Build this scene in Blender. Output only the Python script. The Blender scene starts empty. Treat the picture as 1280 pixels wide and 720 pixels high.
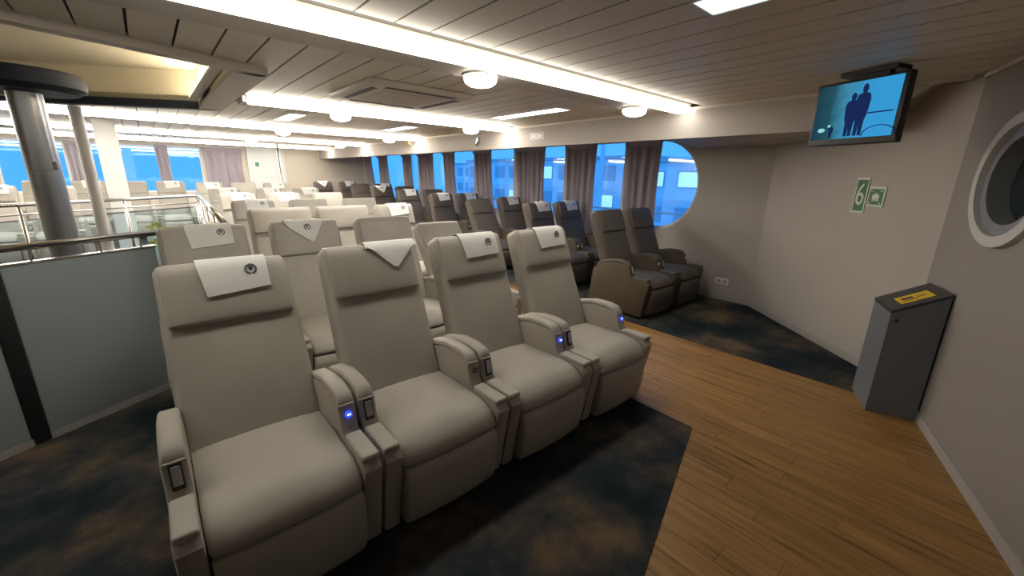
import bpy, bmesh, math, random
from mathutils import Vector, Matrix
random.seed(7)
R = math.radians
scene = bpy.context.scene
C = scene.collection

# ------------------------------------------------------------------ camera
YAW, PITCH, ROLL, FPX = R(41.12), R(15.26), R(-1.143), 511.53
fw = Vector((math.sin(YAW)*math.cos(PITCH), math.cos(YAW)*math.cos(PITCH), -math.sin(PITCH)))
rt = Vector((math.cos(YAW), -math.sin(YAW), 0.0))
dn = fw.cross(rt)
r2 = math.cos(ROLL)*rt + math.sin(ROLL)*dn
d2 = -math.sin(ROLL)*rt + math.cos(ROLL)*dn
cam_data = bpy.data.cameras.new('camera')
cam_data.sensor_width = 36.0
cam_data.lens = FPX/1280*36.0
cam_data.clip_start = 0.05
cam_data.clip_end = 400
cam = bpy.data.objects.new('camera', cam_data)
C.objects.link(cam)
m = Matrix((r2, -d2, -fw)).transposed().to_4x4()
m.translation = Vector((0, 0, 1.6))
cam.matrix_world = m
scene.camera = cam

# ------------------------------------------------------------------ world: dusk sky
world = bpy.data.worlds.new('dusk'); scene.world = world
world.use_nodes = True
wn = world.node_tree.nodes; wl = world.node_tree.links
wn.clear()
w_out = wn.new('ShaderNodeOutputWorld'); w_bg = wn.new('ShaderNodeBackground')
w_tc = wn.new('ShaderNodeTexCoord'); w_sep = wn.new('ShaderNodeSeparateXYZ'); w_ramp = wn.new('ShaderNodeValToRGB')
wl.new(w_tc.outputs['Generated'], w_sep.inputs[0]); wl.new(w_sep.outputs['Z'], w_ramp.inputs[0])
w_ramp.color_ramp.elements[0].position = 0.0; w_ramp.color_ramp.elements[0].color = (0.075, 0.35, 0.86, 1)
w_ramp.color_ramp.elements[1].position = 0.7; w_ramp.color_ramp.elements[1].color = (0.06, 0.30, 0.80, 1)
wl.new(w_ramp.outputs[0], w_bg.inputs[0]); w_bg.inputs[1].default_value = 1.2
wl.new(w_bg.outputs[0], w_out.inputs[0])

# ------------------------------------------------------------------ exposure
vs = scene.view_settings
vs.view_transform = 'Standard'; vs.look = 'None'; vs.gamma = 1.0; vs.use_curve_mapping = False
vs.exposure = 0.58
STRIP_POWER, LAMP_POWER, PANEL_POWER = (6.5, 20.0, 24.0, 24.0, 24.0), 7.0, 4.0

# ------------------------------------------------------------------ materials
def mat(name, col, rough=0.6, metal=0.0, noise=None, bump=None, emit=None, spec=None):
    """noise=(scale, amount) value variation in object space; bump=(scale, strength)"""
    mt = bpy.data.materials.new(name); mt.use_nodes = True
    nt = mt.node_tree; b = nt.nodes['Principled BSDF']
    b.inputs['Base Color'].default_value = (*col, 1)
    b.inputs['Roughness'].default_value = rough; b.inputs['Metallic'].default_value = metal
    if spec is not None: b.inputs['Specular IOR Level'].default_value = spec
    tc = nt.nodes.new('ShaderNodeTexCoord')
    if noise:
        n = nt.nodes.new('ShaderNodeTexNoise'); n.inputs['Scale'].default_value = noise[0]; n.inputs['Detail'].default_value = 4
        nt.links.new(tc.outputs['Object'], n.inputs['Vector'])
        r = nt.nodes.new('ShaderNodeValToRGB'); a = noise[1]
        r.color_ramp.elements[0].position = 0.3; r.color_ramp.elements[1].position = 0.7
        r.color_ramp.elements[0].color = (*[c*(1-a) for c in col], 1); r.color_ramp.elements[1].color = (*[min(1, c*(1+a)) for c in col], 1)
        nt.links.new(n.outputs['Fac'], r.inputs[0]); nt.links.new(r.outputs[0], b.inputs['Base Color'])
    if bump:
        n2 = nt.nodes.new('ShaderNodeTexNoise'); n2.inputs['Scale'].default_value = bump[0]; n2.inputs['Detail'].default_value = 3
        nt.links.new(tc.outputs['Object'], n2.inputs['Vector'])
        bp = nt.nodes.new('ShaderNodeBump'); bp.inputs['Strength'].default_value = bump[1]; bp.inputs['Distance'].default_value = 0.01
        nt.links.new(n2.outputs['Fac'], bp.inputs['Height']); nt.links.new(bp.outputs[0], b.inputs['Normal'])
    if emit:
        b.inputs['Emission Color'].default_value = (*emit[0], 1); b.inputs['Emission Strength'].default_value = emit[1]
    return mt

M = {}
M['beige'] = mat('beige_leather', (0.385, 0.362, 0.315), 0.5, noise=(5, 0.05), bump=(220, 0.08))
M['beige_side'] = mat('beige_arm_leather', (0.375, 0.342, 0.297), 0.5, noise=(5, 0.05), bump=(220, 0.08))
M['dark'] = mat('taupe_leather', (0.105, 0.090, 0.079), 0.65, spec=0.25, noise=(5, 0.06), bump=(220, 0.08))
M['dark_side'] = mat('brown_side_leather', (0.090, 0.071, 0.050), 0.6, spec=0.3, noise=(5, 0.06), bump=(220, 0.08))
M['cloth'] = mat('white_cloth', (0.72, 0.72, 0.70), 0.85, bump=(400, 0.1))
M['emblem'] = mat('emblem_ink', (0.05, 0.065, 0.08), 0.8)
M['black'] = mat('black_plastic', (0.012, 0.012, 0.013), 0.45)
M['keypad'] = mat('keypad_grey', (0.42, 0.44, 0.43), 0.4)
M['white_plastic'] = mat('white_plastic', (0.75, 0.75, 0.73), 0.4)
M['blue_led'] = mat('blue_led', (0.01, 0.02, 0.3), 0.3, emit=((0.02, 0.05, 1.0), 1.6))
M['white_led'] = mat('white_led', (0.6, 0.7, 1.0), 0.3, emit=((0.6, 0.75, 1.0), 1.5))
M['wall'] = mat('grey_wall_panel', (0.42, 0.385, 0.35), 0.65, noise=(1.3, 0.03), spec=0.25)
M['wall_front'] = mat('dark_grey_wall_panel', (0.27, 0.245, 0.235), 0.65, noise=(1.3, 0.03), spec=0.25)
M['wall_far'] = mat('cream_wall_panel', (0.52, 0.47, 0.40), 0.65, noise=(1.3, 0.03))
M['wall_grey'] = mat('pale_grey_bulkhead', (0.50, 0.52, 0.52), 0.6)
M['base'] = mat('baseboard_grey', (0.36, 0.34, 0.32), 0.5)
M['plank_ceil'] = mat('ceiling_plank_cream', (0.62, 0.565, 0.485), 0.5, noise=(0.9, 0.04))
M['ceil_gap'] = mat('ceiling_void_dark', (0.05, 0.045, 0.04), 0.9)
M['dome'] = mat('cream_dome', (0.74, 0.67, 0.52), 0.6)
M['ceil_trim'] = mat('ceiling_trim_cream', (0.55, 0.50, 0.43), 0.5)
M['beam'] = mat('beam_taupe', (0.50, 0.45, 0.39), 0.5)
M['opal'] = mat('opal_glass_lit', (0.9, 0.9, 0.88), 0.3, emit=((1.0, 0.93, 0.82), LAMP_POWER))
for k_, pw_ in enumerate(STRIP_POWER): M['strip%d' % k_] = mat('led_strip_lit', (0.9, 0.9, 0.88), 0.4, emit=((1.0, 0.93, 0.81), pw_))
M['cove'] = mat('cove_led_lit', (0.9, 0.9, 0.88), 0.4, emit=((1.0, 0.88, 0.66), 40.0))
M['panel_dim'] = mat('panel_light_dim', (0.9, 0.9, 0.9), 0.4, emit=((0.80, 1.0, 1.0), 1.1))
M['panel_lit'] = mat('panel_light_lit', (0.9, 0.9, 0.9), 0.4, emit=((0.92, 0.97, 1.0), PANEL_POWER))
M['chrome'] = mat('polished_steel', (0.62, 0.62, 0.62), 0.18, 1.0)
M['steel'] = mat('brushed_steel', (0.30, 0.31, 0.32), 0.33, 1.0, noise=(3, 0.15))
M['rail'] = mat('dark_handrail', (0.10, 0.09, 0.08), 0.25, 0.8)
M['navy'] = mat('navy_capital', (0.016, 0.021, 0.034), 0.55, spec=0.2)
M['white_paint'] = mat('white_painted_steel', (0.62, 0.61, 0.59), 0.45)
M['partition'] = mat('grey_partition_panel', (0.28, 0.32, 0.335), 0.5, noise=(0.8, 0.05))
M['curtain'] = mat('mauve_curtain', (0.29, 0.255, 0.29), 0.9, bump=(300, 0.15))
M['bin'] = mat('grey_bin_steel', (0.165, 0.175, 0.20), 0.45, 0.2)
M['bin_lid'] = mat('dark_bin_lid', (0.035, 0.033, 0.032), 0.4)
M['yellow'] = mat('yellow_label', (0.72, 0.50, 0.02), 0.6)
M['green'] = mat('sign_green', (0.06, 0.17, 0.09), 0.5)
M['sign_white'] = mat('sign_cream', (0.62, 0.66, 0.56), 0.5)
M['frame'] = mat('window_frame_white', (0.60, 0.58, 0.56), 0.45)
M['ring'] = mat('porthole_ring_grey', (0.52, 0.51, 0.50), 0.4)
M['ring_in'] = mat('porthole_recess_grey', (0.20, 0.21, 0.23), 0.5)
M['dark_glass'] = mat('dark_glass', (0.02, 0.03, 0.03), 0.08)
M['foliage'] = mat('yellow_green_leaf', (0.42, 0.40, 0.10), 0.7, noise=(30, 0.3))
M['pot'] = mat('pale_pot', (0.5, 0.53, 0.48), 0.5)
M['concrete'] = mat('quay_concrete', (0.75, 0.77, 0.80), 0.9, noise=(0.3, 0.15))
M['facade'] = mat('harbour_facade', (0.88, 0.88, 0.90), 0.8, noise=(0.4, 0.1))
M['facade2'] = mat('harbour_facade_dark', (0.52, 0.54, 0.58), 0.8)
M['facade3'] = mat('harbour_pane', (0.5, 0.53, 0.57), 0.4)  # pale panes: the harbour haze is put into their colour
M['ship_white'] = mat('ship_white_paint', (0.8, 0.8, 0.8), 0.5)
M['lit_window'] = mat('lit_window_glow', (0.5, 0.6, 0.7), 0.5, emit=((0.45, 0.75, 1.0), 0.75))

def glass_mat():
    mt = bpy.data.materials.new('window_glass'); mt.use_nodes = True
    nt = mt.node_tree; nt.nodes.clear()
    o = nt.nodes.new('ShaderNodeOutputMaterial'); mx = nt.nodes.new('ShaderNodeMixShader')
    t = nt.nodes.new('ShaderNodeBsdfTransparent'); t.inputs[0].default_value = (0.86, 0.95, 1.0, 1)
    g = nt.nodes.new('ShaderNodeBsdfGlossy'); g.inputs['Roughness'].default_value = 0.03
    mx.inputs[0].default_value = 0.07
    nt.links.new(t.outputs[0], mx.inputs[1]); nt.links.new(g.outputs[0], mx.inputs[2])
    nt.links.new(mx.outputs[0], o.inputs[0]); return mt
M['glass'] = glass_mat()

def carpet_mat():
    mt = bpy.data.materials.new('mottled_dark_carpet'); mt.use_nodes = True
    nt = mt.node_tree; b = nt.nodes['Principled BSDF']; b.inputs['Roughness'].default_value = 0.95
    b.inputs['Specular IOR Level'].default_value = 0.1
    tc = nt.nodes.new('ShaderNodeTexCoord')
    n = nt.nodes.new('ShaderNodeTexNoise'); n.inputs['Scale'].default_value = 1.7; n.inputs['Detail'].default_value = 6; n.inputs['Roughness'].default_value = 0.62
    r = nt.nodes.new('ShaderNodeValToRGB')
    e = r.color_ramp.elements
    e[0].position = 0.36; e[0].color = (0.018, 0.026, 0.034, 1); e[1].position = 0.68; e[1].color = (0.19, 0.135, 0.08, 1)
    x = e.new(0.46); x.color = (0.034, 0.043, 0.050, 1); x = e.new(0.54); x.color = (0.075, 0.066, 0.056, 1)
    n2 = nt.nodes.new('ShaderNodeTexNoise'); n2.inputs['Scale'].default_value = 300
    mx = nt.nodes.new('ShaderNodeMix'); mx.data_type = 'RGBA'; mx.blend_type = 'MULTIPLY'; mx.inputs[0].default_value = 0.5
    nt.links.new(tc.outputs['Object'], n.inputs['Vector']); nt.links.new(tc.outputs['Object'], n2.inputs['Vector'])
    nt.links.new(n.outputs['Fac'], r.inputs[0]); nt.links.new(r.outputs[0], mx.inputs[6]); nt.links.new(n2.outputs['Fac'], mx.inputs[7])
    nt.links.new(mx.outputs[2], b.inputs['Base Color'])
    bp = nt.nodes.new('ShaderNodeBump'); bp.inputs['Strength'].default_value = 0.4; bp.inputs['Distance'].default_value = 0.004
    nt.links.new(n2.outputs['Fac'], bp.inputs['Height']); nt.links.new(bp.outputs[0], b.inputs['Normal'])
    return mt
M['carpet'] = carpet_mat()

def wood_mat():
    mt = bpy.data.materials.new('oak_plank'); mt.use_nodes = True
    nt = mt.node_tree; b = nt.nodes['Principled BSDF']; b.inputs['Roughness'].default_value = 0.42
    tc = nt.nodes.new('ShaderNodeTexCoord'); mp = nt.nodes.new('ShaderNodeMapping'); mp.inputs['Scale'].default_value = (20, 1.3, 1)
    oi = nt.nodes.new('ShaderNodeObjectInfo')
    add = nt.nodes.new('ShaderNodeVectorMath'); add.operation = 'ADD'
    sc = nt.nodes.new('ShaderNodeMath'); sc.operation = 'MULTIPLY'; sc.inputs[1].default_value = 40
    nt.links.new(oi.outputs['Random'], sc.inputs[0])
    nt.links.new(tc.outputs['Object'], mp.inputs['Vector']); nt.links.new(mp.outputs[0], add.inputs[0]); nt.links.new(sc.outputs[0], add.inputs[1])
    n = nt.nodes.new('ShaderNodeTexNoise'); n.inputs['Scale'].default_value = 1.6; n.inputs['Detail'].default_value = 7; n.inputs['Roughness'].default_value = 0.6
    nt.links.new(add.outputs[0], n.inputs['Vector'])
    r = nt.nodes.new('ShaderNodeValToRGB'); e = r.color_ramp.elements
    e[0].position = 0.30; e[0].color = (0.10, 0.048, 0.014, 1); e[1].position = 0.72; e[1].color = (0.43, 0.24, 0.08, 1)
    x = e.new(0.42); x.color = (0.275, 0.143, 0.040, 1); x = e.new(0.55); x.color = (0.335, 0.18, 0.055, 1)
    nt.links.new(n.outputs['Fac'], r.inputs[0])
    hs = nt.nodes.new('ShaderNodeHueSaturation')
    mr = nt.nodes.new('ShaderNodeMapRange'); mr.inputs['To Min'].default_value = 0.86; mr.inputs['To Max'].default_value = 1.08
    nt.links.new(oi.outputs['Random'], mr.inputs['Value']); nt.links.new(mr.outputs[0], hs.inputs['Value'])
    nt.links.new(r.outputs[0], hs.inputs['Color']); nt.links.new(hs.outputs[0], b.inputs['Base Color'])
    return mt
M['wood'] = wood_mat()

# ------------------------------------------------------------------ object helpers
def fz(y):
    """deck sheer: the deck rises gently towards the far end"""
    return 0.0 if y < 6.5 else (y-6.5)*0.02

def link(name, data, parent=None, loc=(0, 0, 0)):
    o = bpy.data.objects.new(name, data); C.objects.link(o); o.location = loc
    if parent: o.parent = parent
    return o
def mesh(name, verts, faces, material, smooth=False, angle=None):
    me = bpy.data.meshes.new(name); me.from_pydata([tuple(v) for v in verts], [], faces); me.validate()
    bm = bmesh.new(); bm.from_mesh(me); bmesh.ops.recalc_face_normals(bm, faces=bm.faces); bm.to_mesh(me); bm.free()
    if smooth or angle:
        for p in me.polygons: p.use_smooth = True
        if angle: me.set_sharp_from_angle(angle=R(angle))
    if material: me.materials.append(M[material])
    return me
def obj(name, vf, material, parent=None, loc=(0, 0, 0), smooth=False, angle=None):
    return link(name, mesh(name, vf[0], vf[1], material, smooth, angle), parent, loc)
def tag(o, label, cat, group=None):
    o['label'] = label; o['category'] = cat
    if group: o['group'] = group
    return o
def struct(o): o['kind'] = 'structure'; return o
def thing(name, label, cat, loc=(0, 0, 0), rz=0.0, group=None):
    o = link(name, None, None, loc); o.rotation_euler = (0, 0, rz); o.empty_display_size = 0.1
    return tag(o, label, cat, group)
def join(*vfs):
    V, F = [], []
    for v, f in vfs:
        k = len(V); V += [tuple(p) for p in v]; F += [tuple(i+k for i in q) for q in f]
    return V, F
def xf(vf, mtx): return [tuple(mtx @ Vector(p)) for p in vf[0]], vf[1]

def box(x0, x1, y0, y1, z0, z1):
    v = [(x, y, z) for z in (z0, z1) for y in (y0, y1) for x in (x0, x1)]
    return v, [(0, 2, 3, 1), (4, 5, 7, 6), (0, 1, 5, 4), (2, 6, 7, 3), (0, 4, 6, 2), (1, 3, 7, 5)]
def rbox(hx, hy, hz, r, n=(3, 3, 3), fn=None):
    """box with rounded edges on a grid; fn(u,v,w,p) -> p deforms"""
    def axis(h, k):
        a = [-h, -h+0.586*r, -h+r]
        inner = [-h+r+(2*h-2*r)*i/k for i in range(1, k)]
        return a+inner+[-q for q in reversed(a)]
    ax = [axis(hx, n[0]), axis(hy, n[1]), axis(hz, n[2])]
    idx, V, F = {}, [], []
    hs = (hx, hy, hz)
    def vid(i, j, k):
        key = (i, j, k)
        if key not in idx:
            p = Vector((ax[0][i], ax[1][j], ax[2][k])); uvw = (p.x/hx, p.y/hy, p.z/hz)
            c = Vector([max(-h+r, min(h-r, q)) for h, q in zip(hs, p)])
            d = p-c
            if d.length > 1e-9: p = c+d.normalized()*r
            if fn: p = Vector(fn(*uvw, p))
            idx[key] = len(V); V.append(tuple(p))
        return idx[key]
    N = [len(a) for a in ax]
    for a in range(3):
        b, c = (a+1) % 3, (a+2) % 3
        for side in (0, N[a]-1):
            for i in range(N[b]-1):
                for j in range(N[c]-1):
                    q = []
                    for di, dj in ((0, 0), (1, 0), (1, 1), (0, 1)):
                        t = [0, 0, 0]; t[a] = side; t[b] = i+di; t[c] = j+dj; q.append(vid(*t))
                    F.append(tuple(q))
    return V, F
def extrude_x(prof, x0, x1, bevel=0.0):
    """profile of (y,z) points pushed along x, edges bevelled"""
    n = len(prof)
    V = [(x0, y, z) for y, z in prof]+[(x1, y, z) for y, z in prof]
    F = [tuple(range(n)), tuple(range(2*n-1, n-1, -1))]+[(i, (i+1) % n, n+(i+1) % n, n+i) for i in range(n)]
    if not bevel: return V, F
    bm = bmesh.new(); vv = [bm.verts.new(p) for p in V]
    for f in F: bm.faces.new([vv[i] for i in f])
    bmesh.ops.recalc_face_normals(bm, faces=bm.faces)
    ed = [e for e in bm.edges if abs(e.verts[0].co.x-e.verts[1].co.x) < 1e-6]
    bmesh.ops.bevel(bm, geom=ed, offset=bevel, segments=2, profile=0.5, affect='EDGES')
    bm.verts.index_update(); out = [tuple(v.co) for v in bm.verts], [tuple(v.index for v in f.verts) for f in bm.faces]
    bm.free(); return out
def prism(poly, z0, z1, zf=None):
    """polygon (x,y) pushed along z; zf adds the deck height"""
    n = len(poly); g = zf or (lambda y: 0.0)
    V = [(x, y, z0+g(y)) for x, y in poly]+[(x, y, z1+g(y)) for x, y in poly]
    F = [tuple(range(n-1, -1, -1)), tuple(range(n, 2*n))]+[(i, (i+1) % n, n+(i+1) % n, n+i) for i in range(n)]
    return V, F
def clip(poly, a, b, c):
    """keep a*x+b*y<=c"""
    out = []
    for i in range(len(poly)):
        p, q = poly[i], poly[(i+1) % len(poly)]
        dp, dq = a*p[0]+b*p[1]-c, a*q[0]+b*q[1]-c
        if dp <= 0: out.append(p)
        if (dp < 0 < dq) or (dq < 0 < dp):
            t = dp/(dp-dq); out.append((p[0]+t*(q[0]-p[0]), p[1]+t*(q[1]-p[1])))
    return out
def area(poly): return abs(sum(poly[i][0]*poly[(i+1) % len(poly)][1]-poly[(i+1) % len(poly)][0]*poly[i][1] for i in range(len(poly))))/2 if len(poly) > 2 else 0
def lathe(prof, seg=32, a0=0.0, a1=2*math.pi):
    """profile of (r,z) turned about z"""
    full = abs(a1-a0-2*math.pi) < 1e-6
    V, F = [], []; n = len(prof); k = seg if full else seg+1
    for i in range(k):
        a = a0+(a1-a0)*i/seg
        V += [(r*math.cos(a), r*math.sin(a), z) for r, z in prof]
    for i in range(seg):
        j = (i+1) % k
        for q in range(n-1): F.append((i*n+q, j*n+q, j*n+q+1, i*n+q+1))
    return V, F
def tube(p0, p1, r, seg=12):
    p0, p1 = Vector(p0), Vector(p1); d = p1-p0; L = d.length
    v, f = lathe([(0.0001, 0), (r, 0), (r, L), (0.0001, L)], seg)
    return xf((v, f), Matrix.Translation(p0) @ d.to_track_quat('Z', 'Y').to_matrix().to_4x4())
def sheet_holes(outer, holes, thick):
    """flat panel in local (u,v) with holes, thickness along -w; returns verts (u,w,v)"""
    bm = bmesh.new()
    loops = [outer]+holes
    for lp in loops:
        vs_ = [bm.verts.new((u, 0, v)) for u, v in lp]
        for i in range(len(vs_)): bm.edges.new((vs_[i], vs_[(i+1) % len(vs_)]))
    bmesh.ops.triangle_fill(bm, edges=bm.edges[:], use_beauty=True, normal=(0, -1, 0))
    g = bmesh.ops.extrude_face_region(bm, geom=bm.faces[:])
    for e in g['geom']:
        if isinstance(e, bmesh.types.BMVert): e.co.y += thick
    bmesh.ops.recalc_face_normals(bm, faces=bm.faces)
    bm.verts.index_update()
    out = [tuple(v.co) for v in bm.verts], [tuple(v.index for v in f.verts) for f in bm.faces]
    bm.free(); return out
def text_mesh(txt, size, thick, material, name):
    cu = bpy.data.curves.new('t', 'FONT'); cu.body = txt; cu.size = size; cu.extrude = thick; cu.align_x = 'CENTER'; cu.align_y = 'CENTER'
    to = bpy.data.objects.new('t', cu); C.objects.link(to); bpy.context.view_layer.update()
    me = bpy.data.meshes.new_from_object(to.evaluated_get(bpy.context.evaluated_depsgraph_get()))
    bpy.data.objects.remove(to); bpy.data.curves.remove(cu)
    me.materials.clear(); me.materials.append(M[material]); me.name = name
    return me

# ------------------------------------------------------------------ room plan
ZC = 2.32                 # ceiling
XW = 5.76                 # window wall
XS = 4.35                 # soffit face
YF = 14.6                 # far wall
XL = -4.5                 # left wall
K = (4.33, 0.21)          # right-hand corner behind the bin
BEND = (XW, 1.84)         # where the slanted wall leaves the window wall
SL = 0.338                # slope of the camera-side wall
def yfront(x): return K[1]+(x-K[0])*SL
PLAN = [K, BEND, (XW, YF), (XL, YF), (XL, yfront(XL))]

# floor
def deck_split(poly):
    return [p for p in (clip(poly, 0, 1, 6.5), clip(poly, 0, -1, -6.5)) if area(p) > 1e-5]
grown = [(K[0]+0.05, K[1]-0.12), (BEND[0]+0.1, BEND[1]-0.05), (XW+0.1, YF+0.1), (XL-0.1, YF+0.1), (XL-0.1, yfront(XL)-0.15)]
floor = struct(obj('floor', join(*[prism(p, -0.15, 0.0, fz) for p in deck_split(grown)]), 'wood'))
# oak planks, one by one, near; further away the floor material goes on
wall_n = (SL, -1.0, SL*K[0]-K[1]-0.012)
ch_d = (BEND[0]-K[0], BEND[1]-K[1])
CARPET_C = (2.49, 1.00)
pw, gap = 0.125, 0.0025
ncol = 0
x = 0.60
while x < 4.33:
    y = -1.6+random.uniform(-0.8, 0)
    while y < 5.2:
        L = random.choice((0.9, 1.2, 1.4))
        poly = [(x, y), (x+pw-gap, y), (x+pw-gap, y+L-gap), (x, y+L-gap)]
        poly = clip(poly, *wall_n)
        poly = clip(poly, ch_d[1], -ch_d[0], ch_d[1]*K[0]-ch_d[0]*K[1]-0.02)
        xm, ym = x+pw/2, y+L/2
        under1 = xm < 2.30 and all(q[1] > 1.04+(q[0]-CARPET_C[0])*SL for q in poly) if poly else True
        under2 = xm > 4.05 and ym > 0.75
        if poly and area(poly) > 1e-4 and not under1 and not under2:
            cx = sum(q[0] for q in poly)/len(poly); cy = sum(q[1] for q in poly)/len(poly)
            o = obj('plank', prism([(q[0]-cx, q[1]-cy) for q in poly], 0.0, 0.006), 'wood', floor, (cx, cy, 0))
        y += L
    x += pw; ncol += 1
# carpets
cpoly = [(XL+0.01, CARPET_C[1]+(XL-CARPET_C[0])*0.315), CARPET_C, (2.55, 6.5), (2.55, YF-0.01), (XL+0.01, YF-0.01)]
cpoly = clip(cpoly, *wall_n)
struct(obj('floor_carpet', join(*[prism(p, 0.0, 0.012, fz) for p in deck_split(cpoly)]), 'carpet'))['label'] = 'large mottled dark blue and brown carpet under the beige seats'
c2 = [(3.96, K[1]+0.0), (XW-0.004, 1.0), (XW-0.004, YF-0.01), (3.96, YF-0.01)]
c2 = clip(c2, ch_d[1], -ch_d[0], ch_d[1]*K[0]-ch_d[0]*K[1]-0.01)
struct(obj('floor_carpet', join(*[prism(p, 0.0, 0.012, fz) for p in deck_split(c2)]), 'carpet'))['label'] = 'dark grey mottled carpet strip under the brown seats along the windows'

# ------------------------------------------------------------------ walls
def wall_frame(o, p, ang):   # local u -> along, w -> outward (+y), v -> up
    o.location = (p[0], p[1], 0); o.rotation_euler = (0, 0, ang)
# window wall: local u = along +Y from bend, normal outward = +X
WZ0, WZ1 = 0.86, 2.18
SZ = 2.02                 # lower edge of the soffit
YC = 3.38; RAD = (WZ1-WZ0)/2
piers = [(3.66, 3.96), (4.92, 5.22), (6.30, 6.62), (7.70, 8.01), (9.00, 9.30), (10.35, 10.66), (11.25, 11.56), (12.95, 13.26), (14.25, YF)]
arc = [(YC-RAD*math.cos(a), (WZ0+WZ1)/2+RAD*math.sin(a)) for a in [R(-90+180*i/24) for i in range(25)]]
win_rects = []
hole1 = [(piers[0][0], WZ0)]+arc+[(piers[0][0], WZ1)]
for a, b in zip(piers[:-1], piers[1:]): win_rects.append((a[1], b[0]))
holes = [hole1]+[[(y0, WZ0), (y0, WZ1), (y1, WZ1), (y1, WZ0)] for y0, y1 in win_rects]
v, f = sheet_holes([(BEND[1], -0.1), (BEND[1], ZC+0.05), (YF+0.1, ZC+0.05), (YF+0.1, -0.1)], holes, 0.12)
struct(obj('wall_right', ([(XW+w, u, z) for u, w, z in v], f), 'wall'))
# panes and frames
def window_obj(n, loop, glass_x, parent_axis='x'):
    """frame bead round the loop and a glass pane inside it (window wall)"""
    k = len(loop); cu = sum(p[0] for p in loop)/k; cv = sum(p[1] for p in loop)/k
    V, F = [], []
    for (u, z) in loop:
        du, dz = u-cu, z-cv; L = math.hypot(du, dz); iu, iz = u-du/L*0.045, z-dz/L*0.045
        V += [(glass_x-0.03, u, z), (glass_x-0.03, iu, iz), (glass_x+0.03, iu, iz), (glass_x+0.03, u, z)]
    for i in range(k):
        j = (i+1) % k
        for q in range(4): F.append((i*4+q, j*4+q, j*4+(q+1) % 4, i*4+(q+1) % 4))
    o = struct(obj('window_%d' % n, (V, F), 'frame'))
    g = [(glass_x-0.003, u, z) for u, z in loop]+[(glass_x+0.003, u, z) for u, z in loop]
    obj('pane', (g, [tuple(range(k)), tuple(range(2*k-1, k-1, -1))]+[(i, (i+1) % k, k+(i+1) % k, k+i) for i in range(k)]), 'glass', o)
    return o
for i, h in enumerate(holes): window_obj(i+1, h, XW+0.075)
# slanted wall
La = math.hypot(*ch_d)
o = struct(obj('wall_corner', box(0, La, 0, 0.1, -0.1, ZC+0.05), 'wall')); wall_frame(o, BEND, math.atan2(K[1]-BEND[1], K[0]-BEND[0]))
o.scale.y = 1
# camera-side wall with porthole: local u from K towards the left
ang3 = math.atan2(-SL, -1)
L3 = (K[0]-XL)*math.hypot(1, SL)
PU, PZ, PA, PB = 0.80, 1.63, 0.40, 0.34
ell = lambda a, b, n=40: [(PU+a*math.cos(2*math.pi*i/n), PZ+b*math.sin(2*math.pi*i/n)) for i in range(n)]
v, f = sheet_holes([(0, -0.1), (0, ZC+0.05), (L3, ZC+0.05), (L3, -0.1)], [ell(PA-0.03, PB-0.03)], 0.12)
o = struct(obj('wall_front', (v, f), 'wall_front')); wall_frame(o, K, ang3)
# porthole
po = struct(link('window_10', None)); wall_frame(po, K, ang3)
def ring(a0, b0, w0, a1, b1, w1, n=48):
    V, F = [], []
    for i in range(n):
        t = 2*math.pi*i/n; c, s = math.cos(t), math.sin(t)
        V += [(PU+a0*c, w0, PZ+b0*s), (PU+a0*c, w1, PZ+b0*s), (PU+a1*c, w1, PZ+b1*s), (PU+a1*c, w0, PZ+b1*s)]
    for i in range(n):
        j = (i+1) % n
        for q in range(4): F.append((i*4+q, j*4+q, j*4+(q+1) % 4, i*4+(q+1) % 4))
    return V, F
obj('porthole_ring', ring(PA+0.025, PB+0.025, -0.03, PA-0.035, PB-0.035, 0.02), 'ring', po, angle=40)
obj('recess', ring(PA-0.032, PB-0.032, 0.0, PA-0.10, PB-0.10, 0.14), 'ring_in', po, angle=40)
pe = ell(PA-0.09, PB-0.09)
obj('pane', ([(u, 0.10, z) for u, z in pe]+[(u, 0.115, z) for u, z in pe], [tuple(range(40)), tuple(range(79, 39, -1))]), 'dark_glass', po)
struct(obj('wall_left', box(XL-0.1, XL, yfront(XL)-0.1, YF+0.1, -0.1, ZC+0.5), 'wall_far'))

# far wall with windows on its left part
fw_rects = [(-2.45, -1.35), (-0.95, -0.62), (-0.42, 0.35), (0.52, 1.24), (1.40, 2.15)]
fz0, fz1 = 1.02, 2.20
fh = [[(a, fz0), (a, fz1), (b, fz1), (b, fz0)] for a, b in fw_rects]
v, f = sheet_holes([(XL, -0.1), (XL, ZC+0.4), (XW+0.1, ZC+0.4), (XW+0.1, -0.1)], fh, 0.12)
struct(obj('wall_back', ([(u, YF+w, z) for u, w, z in v], f), 'wall_far'))
for i, (a, b) in enumerate(fw_rects):
    fr = join(box(a, b, YF+0.03, YF+0.09, fz0, fz0+0.03), box(a, b, YF+0.03, YF+0.09, fz1-0.03, fz1), box(a, a+0.03, YF+0.03, YF+0.09, fz0, fz1), box(b-0.03, b, YF+0.03, YF+0.09, fz0, fz1))
    o = struct(obj('window_%d' % (11+i), fr, 'frame'))
    obj('pane', box(a+0.02, b-0.02, YF+0.055, YF+0.065, fz0+0.02, fz1-0.02), 'glass', o)
bk = struct(obj('wall_bulkhead', box(2.32, 3.30, YF-0.10, YF-0.001, fz(YF)+0.012, ZC), 'wall_grey'))
obj('door_panel', box(2.42, 3.05, YF-0.115, YF-0.10, fz(YF)+0.05, 2.1), 'wall_grey', bk)
s_ = thing('exit_sign', 'small green pictogram sign on the pale grey far bulkhead', 'sign', (2.55, YF-0.12, 1.80))
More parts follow.
